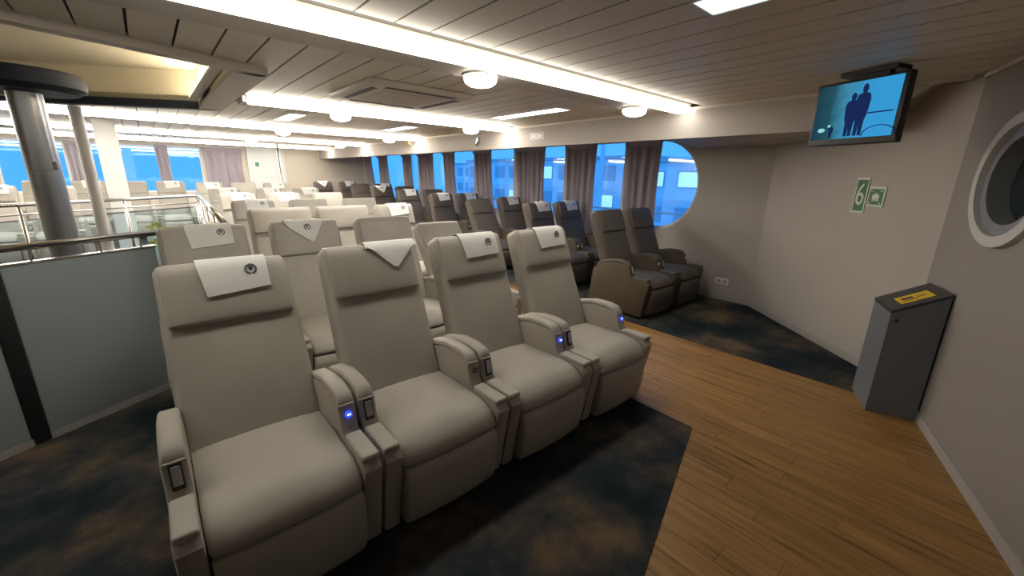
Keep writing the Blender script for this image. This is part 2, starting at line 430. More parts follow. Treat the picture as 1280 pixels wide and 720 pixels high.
obj('plate', box(-0.09, 0.09, -0.004, 0.003, -0.11, 0.11), 'sign_white', s_); obj('pictogram', box(-0.05, 0.05, -0.006, -0.004, -0.07, 0.06), 'green', s_)

# baseboards
def base_line(n, p, q, h=0.075, t=0.012, off=0.0):
    dx, dy = q[0]-p[0], q[1]-p[1]; L = math.hypot(dx, dy)
    zr = max(fz(p[1]), 0)
    o = struct(obj(n, box(0, L, -t, 0.0, 0.006, h), 'base')); o.location = (p[0], p[1], 0); o.rotation_euler = (0, 0, math.atan2(dy, dx)); return o
base_line('baseboard_right', (XW, 6.45), (XW, BEND[1]))
base_line('baseboard_corner', BEND, K)
base_line('baseboard_front', K, (XL, yfront(XL)))

# soffit box above the windows
sy0, sy1 = 0.80, 0.42              # the soffit's near end slants up to the ceiling
back = lambda y: min(XW, K[0]+(y-K[1])*ch_d[0]/ch_d[1])+0.02
low = [(XS, sy0, SZ), (XS, YF, SZ), (XW, YF, 2.215), (XW, 3.45, 2.215), (XW, 2.80, SZ), (XW, BEND[1], SZ), (back(sy0), sy0, SZ)]
top = [(p[0], sy1 if abs(p[1]-sy0) < 1e-6 else p[1], ZC) for p in low]; top[6] = (back(sy1), sy1, ZC)
sv = low+top
sf = [(0, 1, 2, 3), (0, 3, 4), (0, 4, 5, 6), tuple(range(13, 6, -1))]+[(i, (i+1) % 7, 7+(i+1) % 7, 7+i) for i in range(7)]
tr = struct(obj('trim_1', (sv, sf), 'wall'))
# narrow light moulding where the soffit meets the ceiling
struct(obj('trim_2', box(XS-0.018, XS-0.001, 0.27, YF-0.01, ZC-0.03, ZC-0.002), 'ceil_trim'))
o = struct(obj('trim_3', box(0.02, L3, -0.018, -0.001, ZC-0.03, ZC-0.002), 'ceil_trim')); wall_frame(o, K, ang3)

# ------------------------------------------------------------------ ceiling
LEDGE = (0.66, 3.70, 0.33)     # right end of the near lip of the raised dome, slope
def yledge(x): return LEDGE[1]+(x-LEDGE[0])*LEDGE[2]
DOME = [(0.58, yledge(0.58)), (0.58, 6.10), (-0.7, 6.90), (-2.2, 7.45), (-2.2, yledge(-2.2))]
def ceil_slab():
    v, f = sheet_holes([(x, y) for x, y in [(K[0]+0.05, K[1]-0.1), (XW+0.1, BEND[1]-0.05), (XW+0.1, YF+0.1), (XL-0.1, YF+0.1), (XL-0.1, yfront(XL)-0.15)]], [DOME], 0.06)
    return [(u, w2, ZC+0.022+t) for u, t, w2 in v], f
ceiling = struct(obj('ceiling', ceil_slab(), 'ceil_gap'))
# cream planks of 20 cm laid along the ship, one object each
BEAMS = [2.39, 5.22, 8.05, 10.88, 13.6]          # near edges of the cross beams (0.31 deep)
SPW = 0.25                                        # light strip on the near side of each beam
sections = []
y0 = yfront(XL)-0.1
for b in BEAMS:
    sections.append((y0, b-SPW-0.02)); y0 = b+0.31
sections.append((y0, YF))
def plank_polys(x0, x1, ya, yb):
    base = clip([(x0, ya), (x1, ya), (x1, yb), (x0, yb)], *wall_n)
    if not base: return []
    if x0 < 0.58 and yb > 3:        # keep out of the dome
        near = clip(base, -LEDGE[2], 1, LEDGE[1]-LEDGE[0]*LEDGE[2]-0.04)
        out = [near]
        for (p, q) in ((DOME[1], DOME[2]), (DOME[2], DOME[3])):
            lo, hi = q[0], p[0]
            if x0 >= lo-1e-6:
                s = (p[1]-q[1])/(p[0]-q[0]); out.append(clip(base, s, -1, s*p[0]-p[1])); break
        return out
    return [base]
x = 0.053-0.2*9
while x < XS-0.01:
    x1 = min(x+0.188, XS-0.002)
    for si, (ya, yb) in enumerate(sections):
        for poly in plank_polys(x, x1, ya, yb):
            if area(poly) < 0.01: continue
            cx = sum(q[0] for q in poly)/len(poly); cy = sum(q[1] for q in poly)/len(poly)
            obj('ceiling_plank', prism([(q[0]-cx, q[1]-cy) for q in poly], 0, 0.022), 'plank_ceil', ceiling, (cx, cy, ZC))
    x += 0.2
# cross beams and light strips
def beam(i, y, x0, x1):
    struct(obj('ceiling_beam', join(box(x0, x1, y, y+0.31, ZC-0.035, ZC+0.02)), 'beam'))
    names = ['nearest the camera, above the front row of seats', 'above the middle rows, second from the camera', 'third from the camera', 'fourth from the camera', 'furthest from the camera, by the far wall']
    s = thing('light_strip', 'long glowing ceiling light strip '+names[i], 'light strip', ((x0+x1)/2, y-SPW/2-0.005, ZC), group='ceiling light strips beside the cross beams')
    h = (x1-x0)/2-0.01
    obj('housing', box(-h, h, -0.03, 0.03, -0.030, 0.02), 'ceil_trim', s)
    obj('diffuser', rbox(h-0.02, SPW/2-0.025, 0.016, 0.015, (1, 1, 1)), 'strip%d' % i, s, (0, 0, -0.0462))
    return s
for i, b in enumerate(BEAMS):
    beam(i, b, (0.87 if i == 1 else XL+0.05), XS-0.02)
# dome
dome_z = 2.66
dm = struct(obj('ceiling_dome', join(prism(DOME, dome_z, dome_z+0.05)), 'dome'))
V, F = [], []; n = len(DOME)
dc = (sum(p[0] for p in DOME)/n, sum(p[1] for p in DOME)/n)
for (x, y) in DOME:
    dx, dy = x-dc[0], y-dc[1]; L = math.hypot(dx, dy)
    V += [(x, y, ZC-0.01), (x, y, dome_z+0.02), (x+dx/L*0.05, y+dy/L*0.05, dome_z+0.02), (x+dx/L*0.05, y+dy/L*0.05, ZC-0.01)]
for i in range(n):
    j = (i+1) % n
    for q in range(4): F.append((i*4+q, j*4+q, j*4+(q+1) % 4, i*4+(q+1) % 4))
obj('dome_side', (V, F), 'dome', dm)
def lip(name, p, q, w, z0, z1, material, side=1):
    dx, dy = q[0]-p[0], q[1]-p[1]; L = math.hypot(dx, dy)
    o = obj(name, box(0, L, 0, w, z0, z1), material, dm); o.location = (p[0], p[1], 0); o.rotation_euler = (0, 0, math.atan2(dy, dx)); return o
lip('dome_lip', (-2.2, yledge(-2.2)-0.10), (0.79, yledge(0.79)-0.10), 0.10, ZC-0.05, ZC+0.03, 'ceil_trim')
lip('dome_side_lip', (0.79, 3.66), (0.79, 6.14), 0.21, ZC-0.05, ZC+0.03, 'beam')
lip('dome_far_lip', (0.72, 6.01), (-0.7, 6.90), -0.12, ZC-0.05, ZC+0.03, 'navy')  # navy colour paints the shadow line along the dome's far edge
lip('dome_far_lip', (-0.7, 6.90), (-2.2, 7.45), -0.12, ZC-0.05, ZC+0.03, 'navy')  # the painted shadow line carries on to the left
# LED line hidden behind the right lip of the dome
s = thing('cove_light', 'soft glowing cove light along the right edge of the raised ceiling dome', 'cove light', (0.52, 4.92, ZC+0.05))
obj('diffuser', rbox(0.02, 1.10, 0.012, 0.01, (1, 1, 1)), 'cove', s); obj('housing', box(-0.03, 0.045, -1.12, 1.12, -0.035, -0.012), 'ceil_trim', s)

# round opal lamps on the beams
def lamp(x, y, label):
    s = thing('ceiling_lamp', label, 'lamp', (x, y, ZC-0.036), group='round opal lamps on the ceiling beams')
    obj('rim', lathe([(0.0001, 0), (0.125, 0), (0.128, -0.010), (0.118, -0.014), (0.0001, -0.014)], 36), 'ceil_trim', s, angle=40)
    obj('bowl', lathe([(0.116, -0.012), (0.118, -0.030), (0.108, -0.052), (0.080, -0.070), (0.040, -0.079), (0.0001, -0.081)], 36), 'opal', s, smooth=True)
order = ['left-hand', 'right-hand']
for b, w in zip(BEAMS[:4], ['nearest cross beam', 'second cross beam', 'third cross beam', 'fourth cross beam']):
    for x, sd in ((1.90, 'left-hand'), (3.82, 'right-hand')):
        lamp(x-0.0, b+0.17, 'glowing round opal lamp on the %s, the %s one of its two' % (w, sd))
# flat panel lights set into the planks
def panel_light(x, y, L, w, label, lit='panel_lit'):
    s = thing('panel_light', label, 'panel light', (x, y, ZC), group='flat light panels set along the ceiling planks')
    obj('frame', join(box(-w/2-0.012, -w/2, -L/2-0.012, L/2+0.012, -0.012, 0.01), box(w/2, w/2+0.012, -L/2-0.012, L/2+0.012, -0.012, 0.01), box(-w/2, w/2, -L/2-0.012, -L/2, -0.012, 0.01), box(-w/2, w/2, L/2, L/2+0.012, -0.012, 0.01)), 'white_plastic', s)
    obj('diffuser', box(-w/2, w/2, -L/2, L/2, -0.008, 0.004), lit, s)
panel_light(3.53, 3.83, 1.15, 0.19, 'bright rectangular ceiling panel light beside the soffit, behind the nearest beam')
panel_light(1.93, 0.42, 1.15, 0.19, 'bluish white panel light at the top edge of the picture, nearest the camera', 'panel_dim')
panel_light(3.25, 6.6, 0.9, 0.19, 'small looking rectangular panel light beyond the second beam, nearer the windows')
panel_light(1.60, 6.5, 0.9, 0.19, 'small looking rectangular panel light beyond the second beam, nearer the dome')

# ceiling air conditioner
ac = thing('air_conditioner', 'square ceiling cassette air conditioner with slotted louvres between the first two beams', 'air conditioner', (1.92, 3.83, ZC))
def taper(u, v, w, p): return (p.x*(1+0.02*w), p.y*(1+0.02*w), p.z)
obj('body', rbox(0.485, 0.485, 0.022, 0.015, (1, 1, 1), taper), 'ceil_trim', ac, (0, 0, -0.0225), angle=50)
obj('grille', box(-0.28, 0.28, -0.28, 0.28, -0.004, 0), 'beam', ac, (0, 0, -0.044))
for k in range(4):
    o = obj('louvre', box(-0.33, 0.33, -0.026, 0.026, -0.004, 0), 'black', ac, (0, 0, -0.044))
    a = k*math.pi/2; o.rotation_euler = (0, 0, a); o.location = (-0.40*math.sin(a)*-1, -0.40*math.cos(a), -0.044)

# ------------------------------------------------------------------ the recliner seats
SIDE = [(0.085, 0.03), (0.012, 0.43), (0.045, 0.468), (0.235, 0.470), (0.262, 0.500), (0.285, 0.600), (0.33, 0.622), (0.50, 0.628), (0.70, 0.585), (0.80, 0.50), (0.86, 0.03)]
PIV = (0.0, 0.545, 0.40); TILT = R(-22.5)
def arm_pad_geo(xc):
    top = [(0.292, 0.602), (0.325, 0.640), (0.40, 0.652), (0.52, 0.650), (0.68, 0.612), (0.745, 0.570)]
    V, F = [], []; hw = 0.037
    for (y, z) in top:
        V += [(xc-hw, y, z-0.02), (xc-hw, y, z-0.004), (xc-hw*0.75, y, z+0.006), (xc+hw*0.75, y, z+0.006), (xc+hw, y, z-0.004), (xc+hw, y, z-0.02)]
    n = 6
    for i in range(len(top)-1):
        for q in range(n): F.append((i*n+q, (i+1)*n+q, (i+1)*n+(q+1) % n, i*n+(q+1) % n))
    F += [tuple(range(n)), tuple(range(len(V)-1, len(V)-n-1, -1))]
    return V, F
def cloth_geo(kind):
    """cloth draped over the top of the headrest, in the pivot frame"""
    V, F = [], []; nx, t = 12, 0.004
    path_top = [(0.143, 0.80), (0.143, 0.840), (0.126, 0.870), (0.095, 0.880), (0.035, 0.880), (-0.004, 0.874), (-0.026, 0.858), (-0.0365, 0.832)]
    rows = []
    x0, x1 = {'square': (-0.11, 0.165), 'skew': (-0.16, 0.12), 'corner': (-0.04, 0.265), 'wide': (-0.10, 0.19)}[kind]
    for i in range(nx+1):
        s = i/nx; x = x0+(x1-x0)*s
        if kind == 'square': zb = 0.690+0.020*s
        elif kind == 'wide': zb = 0.700+0.012*s
        elif kind == 'skew': zb = (0.80-0.135*min(1, s/0.62)) if s < 0.62 else 0.665+0.17*(s-0.62)/0.38
        else: zb = 0.85-0.150*(1-abs(s-0.47)/0.53)
        zb = min(zb, 0.835)
        pts = list(path_top)
        for k in range(1, 5): pts.append((-0.036-0.0055*math.sin(math.pi*min(1, k/4)*0.7), 0.838+(zb-0.838)*k/4))
        rows.append([(x+(0.02*(1-s))*(0 if j < 8 else (j-7)/4), y, z) for j, (y, z) in enumerate(pts)])
    m_ = len(rows[0])
    for off in (0.0, t):
        for r_ in rows:
            for j, (x, y, z) in enumerate(r_):
                a, b = r_[max(0, j-1)], r_[min(m_-1, j+1)]
                dy, dz = b[1]-a[1], b[2]-a[2]; L = math.hypot(dy, dz) or 1
                V.append((x, y+off*dz/L, z-off*dy/L))
    N = (nx+1)*m_
    for i in range(nx):
        for j in range(m_-1):
            a, b, c, d = i*m_+j, (i+1)*m_+j, (i+1)*m_+j+1, i*m_+j+1
            F += [(a, b, c, d), (N+d, N+c, N+b, N+a)]
    ring_ = [i*m_ for i in range(nx+1)]+[nx*m_+j for j in range(1, m_)]+[i*m_+m_-1 for i in range(nx-1, -1, -1)]+[j for j in range(m_-2, 0, -1)]
    for q in range(len(ring_)):
        a, b = ring_[q], ring_[(q+1) % len(ring_)]; F.append((a, b, N+b, N+a))
    return V, F
def emblem_geo(cx, cz, r):
    """round wreath-like crest: a leafy ring, a shield and two bars; flat, facing -y"""
    parts = []; y0, y1 = -0.0475, -0.0445
    def flat(poly):
        n = len(poly)
        return ([(cx+u, y0, cz+w) for u, w in poly]+[(cx+u, y1, cz+w) for u, w in poly], [tuple(range(n)), tuple(range(2*n-1, n-1, -1))]+[(i, (i+1) % n, n+(i+1) % n, n+i) for i in range(n)])
    for k in range(14):
        a = R(-62+k*(304/13)-0)+math.pi/2*0+R(-28-62+0)*0
        a = R(110)+R(320)*k/13+R(0)
        a = R(-70)+R(320)*k/13
        c, s = math.cos(a), math.sin(a)
        q = [(r*0.72, -r*0.13), (r*0.86, -r*0.20), (r*1.02, 0), (r*0.86, r*0.20), (r*0.72, r*0.13)]
        parts.append(flat([(p*c-t*s, p*s+t*c) for p, t in q]))
    parts.append(flat([(-0.30*r, 0.32*r), (0.30*r, 0.32*r), (0.30*r, -0.05*r), (0, -0.40*r), (-0.30*r, -0.05*r)]))
    parts.append(flat([(-0.42*r, 0.44*r), (0.42*r, 0.44*r), (0.42*r, 0.52*r), (-0.42*r, 0.52*r)]))
    return join(*parts)

def cush_fn(u, v, w, p):
    x, y, z = p
    if w > 0:
        z += 0.028*(1-u*u)*(1-0.55*v*v)*w
        if v < -0.3: z -= 0.020*((-v-0.3)/0.7)**2
    return (x, y, z)
def foot_fn(u, v, w, p):
    x, y, z = p
    if v < 0: y -= 0.020*(1-u*u)*(1-w*w)
    x *= 1+0.02*w
    return (x, y+0.012*(-w), z)
def back_fn(u, v, w, p):
    x, y, z = p
    if v < 0:
        y -= 0.016*(1-u*u)*max(0, 1-((w+0.35)/0.62)**2); y += 0.008*(u*u)
    x *= 1-0.030*w
    return (x, y, z)
def head_fn(u, v, w, p):
    x, y, z = p
    if v < 0: y -= 0.007*(1-u**4)*(1-w*w); y += 0.024*(max(0, w-0.62)/0.38)**2; y += 0.010*abs(u)**6; z -= 0.010*max(0, w-0.8)/0.2
    return (x, y, z)

def loft(prof, hx, crown_y, crown_z, r=0.03, n=8):
    """closed (y,z) profile swept across x with softened ends and a crowned middle"""
    cy = sum(p[0] for p in prof)/len(prof); cz = sum(p[1] for p in prof)/len(prof)
    st = [(-1.0, r), (-1.0+0.25*r/hx, 0.5*r), (-1.0+r/hx, 0.0)]
    st = st+[(-1+r/hx+(2-2*r/hx)*i/n, 0.0) for i in range(1, n)]+[(-a, b) for a, b in reversed(st)]
    V, F = [], []; k = len(prof)
    for u, ins in st:
        c = 1-u*u
        for y, z in prof:
            dy, dz = y-cy, z-cz; L = math.hypot(dy, dz)
            V.append((u*hx, y-dy/L*ins-crown_y(y, z)*c, z-dz/L*ins+crown_z(y, z)*c))
    for i in range(len(st)-1):
        for j in range(k): F.append((i*k+j, (i+1)*k+j, (i+1)*k+(j+1) % k, i*k+(j+1) % k))
    F += [tuple(range(k)), tuple(range(len(V)-1, len(V)-k-1, -1))]
    return V, F
CUSH = [(0.62, 0.36), (0.62, 0.448), (0.52, 0.456), (0.42, 0.462), (0.32, 0.466), (0.22, 0.466), (0.15, 0.462), (0.10, 0.452), (0.062, 0.435), (0.036, 0.412), (0.022, 0.386), (0.016, 0.366), (0.030, 0.358), (0.30, 0.352)]
FOOT = [(0.14, 0.352), (0.026, 0.352), (0.010, 0.340), (0.002, 0.29), (0.004, 0.22), (0.014, 0.14), (0.030, 0.07), (0.046, 0.044), (0.075, 0.036), (0.13, 0.05)]
def seat_meshes(main, side):
    g = {}
    for s, nm in ((-1, 'l'), (1, 'r')):
        xa, xb = (s*0.258, s*0.338) if s > 0 else (s*0.338, s*0.258)
        g['arm_'+nm] = mesh('arm_panel', *extrude_x(SIDE, xa, xb, 0.014), side, angle=35)
        g['pad_'+nm] = mesh('arm_pad', *arm_pad_geo(s*0.298), main, angle=50)
        g['step_'+nm] = mesh('front_pad', *rbox(0.037, 0.105, 0.016, 0.012, (1, 2, 1)), main, smooth=True)
    g['base'] = mesh('base', *rbox(0.25, 0.28, 0.11, 0.02, (1, 1, 1)), 'black', angle=40)
    g['cushion'] = mesh('seat_cushion', *loft(CUSH, 0.255, lambda y, z: 0.016 if y < 0.1 else 0.0, lambda y, z: (0.024 if z > 0.44 else 0.008*(z > 0.40)) if y < 0.6 else 0, 0.02), main, smooth=True)
    g['foot'] = mesh('footrest', *loft(FOOT, 0.252, lambda y, z: 0.016 if y < 0.1 else 0.0, lambda y, z: 0.0, 0.016), main, smooth=True)
    g['back'] = mesh('backrest', *rbox(0.270, 0.075, 0.455, 0.040, (8, 1, 12), back_fn), main, smooth=True)
    g['head'] = mesh('headrest', *rbox(0.246, 0.045, 0.149, 0.012, (8, 1, 8), head_fn), main, smooth=True)
    g['remote'] = mesh('remote_control', *rbox(0.020, 0.006, 0.050, 0.005, (1, 1, 1)), 'black', angle=40)
    g['keypad'] = mesh('keypad', *rbox(0.014, 0.003, 0.036, 0.0025, (1, 1, 1)), 'keypad', angle=40)
    return g
usb_v = xf(lathe([(0.0001, 0.004), (0.013, 0.004), (0.015, 0.0), (0.015, -0.004), (0.0001, -0.004)], 20), Matrix.Rotation(R(90), 4, 'X'))
USB = {'blue': mesh('usb_port', *usb_v, 'blue_led', angle=40), 'black': mesh('usb_port', *usb_v, 'black', angle=40), 'white': mesh('usb_port', *usb_v, 'white_plastic', angle=40)}
SLOT = mesh('usb_slot', *box(-0.008, 0.008, -0.002, 0.001, -0.0028, 0.0028), 'white_led')
SLOT_D = mesh('usb_slot', *box(-0.008, 0.008, -0.002, 0.001, -0.0028, 0.0028), 'keypad')
CLOTH = {k: mesh('headrest_cover', *cloth_geo(k), 'cloth', angle=60) for k in ('square', 'skew', 'corner', 'wide')}
EMB = {k: mesh('emblem', *emblem_geo(*p), 'emblem') for k, p in {'square': (0.095, 0.800, 0.026), 'wide': (0.115, 0.797, 0.026), 'skew': (-0.005, 0.800, 0.026)}.items()}
SM = {'beige': seat_meshes('beige', 'beige_side'), 'dark': seat_meshes('dark', 'dark_side')}
def seat(x, y, kind, label, group, cloth='square', usb='blue', tilt=0.0, wide=1.0):
    """one recliner; (x, y) is the middle of its front edge on the deck; it faces -Y"""
    g = SM[kind]
    s = thing('recliner_seat', label, 'recliner seat', (x, y, fz(y+0.45)+0.0125), group=group)
    link('base', g['base'], s, (0, 0.43, 0.115))
    for nm, sx in (('l', -1), ('r', 1)):
        link('arm_panel', g['arm_'+nm], s)
        link('arm_pad', g['pad_'+nm], s)
        link('front_pad', g['step_'+nm], s, (sx*0.298, 0.135, 0.474))
    link('seat_cushion', g['cushion'], s)
    link('footrest', g['foot'], s)
    for key, nm, loc in (('back', 'backrest', (0, 0.066, 0.420)), ('head', 'headrest', (0, 0.016, 0.729))):
        rm = Matrix.Rotation(TILT-tilt, 4, 'X')
        o = link(nm, g[key], s, Vector(PIV)+rm @ Vector(loc)); o.rotation_euler = (TILT-tilt, 0, 0); o.scale.x = wide
    if cloth:
        c = link('headrest_cover', CLOTH[cloth], s, PIV); c.rotation_euler = (TILT-tilt, 0, 0); c['label'] = 'white cloth with a round crest' if cloth in EMB else 'white cloth hanging as a pointed corner'
        if cloth in EMB: link('emblem', EMB[cloth], c)
    rk = link('remote_control', g['remote'], s, (-0.298, 0.268, 0.553)); rk.rotation_euler = (R(-12), 0, 0)
    link('keypad', g['keypad'], rk, (0, -0.0055, 0.002))
    u = link('usb_port', USB[usb], s, (0.298, 0.267, 0.560)); u.rotation_euler = (R(-12), 0, 0)
    link('usb_slot', SLOT if usb == 'blue' else SLOT_D, u, (0, -0.0052, 0))
    return s

CX = [0.215, 0.901, 1.587, 2.270]
pos4 = ['leftmost', 'second from left', 'third from left', 'rightmost, on the wood aisle']
row1 = [('square', 'blue', 'with a white cloth and crest on its headrest'), ('corner', 'black', 'with a pointed white cloth corner'), ('wide', 'blue', 'with a white crested cloth'), ('wide', 'blue', 'with a white crested cloth')]
for i, x in enumerate(CX):
    seat(x, 1.40, 'beige', 'beige recliner in the front row, %s, %s' % (pos4[i], row1[i][2]), 'front row of beige recliners', row1[i][0], row1[i][1], R(3.5) if i == 0 else 0.0)
row2 = [('square', 0, 'with crested white cloth'), ('skew', 0, 'with cloth slipped askew'), (None, 0, 'with a plain headrest'), (None, R(14), 'tilted further back')]
for i, x in enumerate(CX):
    seat(x+0.04, 2.83, 'beige', 'beige recliner in the second row, %s, %s' % (pos4[i], row2[i][2]), 'second row of beige recliners', row2[i][0], 'blue', row2[i][1])
p3 = ['left', 'middle', 'right']
def beige_row(y, xs, name, cl, wd=(1, 1, 1)):
    for i, x in enumerate(xs):
        seat(x, y, 'beige', 'beige recliner in the %s row of the middle block, %s of its three' % (name, p3[i]), name+' row of beige recliners', cl[i], 'blue', 0.0, wd[i])
beige_row(4.36, (1.09, 1.77, 2.45), 'third', (None, None, 'square'), (1.22, 1.22, 1.0))
beige_row(5.88, (1.08, 1.80, 2.58), 'fourth', ('square', None, None))
beige_row(7.40, (1.11, 1.80, 2.56), 'fifth', ('square', 'square', None))
beige_row(8.90, (1.11, 1.86, 2.58), 'sixth', ('wide', 'wide', 'wide'))
beige_row(11.4, (1.12, 1.81, 2.50), 'seventh', ('wide', None, 'wide'))
# dark seats along the windows
drow = [(2.33, 4.42, 5.095, None, None), (3.83, 4.63, 5.31, 'wide', 'square'), (5.33, 4.70, 5.31, None, 'square'), (6.75, 4.70, 5.31, 'square', 'square'),
        (8.22, 4.72, 5.31, 'square', None), (9.72, 4.80, 5.31+0.0, 'skew', None), (11.1, 4.62, 5.31, None, 'square'), (12.6, 4.05, 4.80, 'skew', 'square')]
dn_ = ['front', 'second', 'third', 'fourth', 'fifth', 'sixth', 'seventh', 'last']
for (y, xa, xb, ca, cb), nm in zip(drow, dn_):
    xb = max(xb, xa+0.68) if xb+0 < xa+0.68 else xb
    xb = min(xb, 5.308); xa = min(xa, xb-0.68)
    t = R(5) if nm == 'third' else 0.0
    seat(xa, y, 'dark', 'dark brown recliner in the %s pair along the windows, the aisle-side seat' % nm, 'dark recliners by the windows', ca, 'white', t)
    seat(xb, y, 'dark', 'dark brown recliner in the %s pair along the windows, the window-side seat' % nm, 'dark recliners by the windows', cb, 'white')
# seats on the far left beyond the railing
for i, (x, y, c) in enumerate([(-0.95, 11.9, 'wide'), (-1.64, 11.9, 'wide'), (-0.27, 11.9, None), (0.415, 11.9, 'square'), (-1.25, 9.9, 'square'), (-1.94, 9.9, 'wide')]):
    w = ['third from the right of the row nearest the far left windows', 'leftmost of the row nearest the far left windows', 'second from the right of the row nearest the far left windows', 'rightmost of the row nearest the far left windows', 'right one of the two just beyond the far railing', 'left one of the two just beyond the far railing'][i]
    seat(x, y, 'beige', 'beige recliner, '+w, 'beige recliners beyond the railing', c, 'white')

# ------------------------------------------------------------------ curtains
def curtain(y0, y1, ztop, zbot, lean, folds, label, x=XW-0.052, along='y'):
    t = thing('curtain', label, 'curtain', group='mauve curtains at the windows')
    nu, nv = folds*8, 14
    V, F = [], []
    ph = random.uniform(0, 6.28)
    for layer in (0, 1):
        for j in range(nv+1):
            s = j/nv; z = ztop+(zbot-ztop)*s
            for i in range(nu+1):
                u = i/nu
                w = math.sin(u*folds*2*math.pi+ph)+0.35*math.sin(u*folds*3.3*math.pi+ph*2+s*1.5)
                amp = 0.014+0.014*min(1, s*4)
                squeeze = 1-0.10*math.sin(math.pi*min(1, s*1.05))
                yy = (y0+y1)/2+(u-0.5)*(y1-y0)*squeeze+lean*s*s
                xx = x+amp*w+(0.004 if layer else 0)
                V.append((xx, yy, z) if along == 'y' else (yy, xx, z))
    N = (nu+1)*(nv+1)
    for j in range(nv):
        for i in range(nu):
            a = j*(nu+1)+i; b = a+1; c = b+nu+1; d = a+nu+1
            F += [(a, b, c, d), (N+d, N+c, N+b, N+a)]
    for i in range(nu): F += [(i, i+1, N+i+1, N+i), (nv*(nu+1)+i, nv*(nu+1)+i+1, N+nv*(nu+1)+i+1, N+nv*(nu+1)+i)]
    for j in range(nv): F += [(j*(nu+1), (j+1)*(nu+1), N+(j+1)*(nu+1), N+j*(nu+1)), (j*(nu+1)+nu, (j+1)*(nu+1)+nu, N+(j+1)*(nu+1)+nu, N+j*(nu+1)+nu)]
    obj('curtain_panel', (V, F), 'curtain', t, smooth=True)
    hb = box(x-0.045, x+0.045, y0-0.01, y1+0.01, ztop-0.10, ztop) if along == 'y' else box(y0-0.01, y1+0.01, x-0.045, x+0.045, ztop-0.10, ztop)
    hb = box(x-0.046, x-0.040, y0, y1, ztop-0.09, ztop-0.005) if along == 'y' else box(y0, y1, x-0.046, x-0.040, ztop-0.09, ztop-0.005)
    obj('heading_band', hb, 'curtain', t)
    rl = tube((x, y0-0.04, ztop+0.006), (x, y1+0.04, ztop+0.006), 0.008, 8) if along == 'y' else tube((y0-0.04, x, ztop+0.006), (y1+0.04, x, ztop+0.006), 0.008, 8)
    obj('curtain_rail', rl, 'frame', t)
cw = [(3.30, 3.90, 0.0, 4), (4.46, 5.14, 0.0, 5), (5.66, 6.50, -0.04, 6), (7.32, 7.93, -0.18, 5), (8.74, 9.24, -0.22, 4), (9.76, 10.55, -0.2, 5), (10.95, 11.48, -0.28, 4), (12.5, 13.16, -0.4, 4), (13.7, 14.25, -0.6, 4)]
for k, (a, b, ln, fo) in enumerate(cw):
    w = ['nearest the camera, before the rounded window', 'second from the rounded window', 'third from the rounded window, the widest', 'fourth from the rounded window', 'fifth from the rounded window', 'sixth from the rounded window', 'seventh from the rounded window', 'eighth from the rounded window', 'furthest along the window wall, in the corner'][k]
    curtain(a, b, WZ1-0.02, 0.62, ln, fo, 'mauve grey pleated curtain '+w)
for k, (a, b, w) in enumerate([(-1.33, -0.98, 'left of the thin white pillar'), (-0.70, -0.40, 'just left of the white square column'), (0.28, 0.55, 'between the two bright windows'), (1.26, 2.22, 'widest, beside the pale grey bulkhead')]):
    curtain(a, b, 2.22, 0.95, 0.0, 4 if k < 3 else 7, 'mauve curtain on the far wall, '+w, YF-0.07, 'x')

# ------------------------------------------------------------------ television
P_L, P_R = Vector((3.74, 0.985)), Vector((3.54, 0.475))
tw = (P_R-P_L).length
tv = thing('television', 'small black television hung from the ceiling showing a blue picture', 'television', ((P_L.x+P_R.x)/2, (P_L.y+P_R.y)/2, 2.055), math.atan2(P_R.y-P_L.y, P_R.x-P_L.x))
# local x from left to right as seen, local y points away from the viewer
obj('casing', rbox(tw/2, 0.03, 0.205, 0.008, (1, 1, 1)), 'black', tv, (0, 0.012, 0), angle=40)
M['scr'] = mat('lit_screen', (0.0, 0.0, 0.0), 0.3, spec=0.0)
nt = M['scr'].node_tree; bs = nt.nodes['Principled BSDF']; tcn = nt.nodes.new('ShaderNodeTexCoord'); sx = nt.nodes.new('ShaderNodeSeparateXYZ'); rp = nt.nodes.new('ShaderNodeValToRGB')
mpn = nt.nodes.new('ShaderNodeMapRange'); mpn.inputs['From Min'].default_value = -0.25; mpn.inputs['From Max'].default_value = 0.25
nz = nt.nodes.new('ShaderNodeTexNoise'); nz.inputs['Scale'].default_value = 18; mxn = nt.nodes.new('ShaderNodeMath'); mxn.operation = 'MULTIPLY_ADD'; mxn.inputs[1].default_value = 0.16
nt.links.new(tcn.outputs['Object'], sx.inputs[0]); nt.links.new(tcn.outputs['Object'], nz.inputs['Vector']); nt.links.new(sx.outputs['X'], mpn.inputs[0])
nt.links.new(nz.outputs['Fac'], mxn.inputs[0]); nt.links.new(mpn.outputs[0], mxn.inputs[2]); nt.links.new(mxn.outputs[0], rp.inputs[0])
e = rp.color_ramp.elements; e[0].position = 0.05; e[0].color = (0.012, 0.05, 0.075, 1); e[1].position = 0.80; e[1].color = (0.04, 0.34, 0.70, 1)
q = e.new(0.28); q.color = (0.02, 0.085, 0.11, 1); q = e.new(0.45); q.color = (0.05, 0.26, 0.42, 1)
nt.links.new(rp.outputs[0], bs.inputs['Emission Color']); bs.inputs['Emission Strength'].default_value = 0.62
scr = obj('screen', box(-tw/2+0.020, tw/2-0.030, -0.0215, -0.017, -0.163, 0.186), 'scr', tv)
M['fig'] = mat('screen_dark_figure', (0.0, 0.0, 0.0), 0.3, emit=((0.006, 0.015, 0.06), 1.0), spec=0.0)
M['figl'] = mat('screen_pale_shape', (0.0, 0.0, 0.0), 0.3, emit=((0.20, 0.45, 0.50), 1.0), spec=0.0)
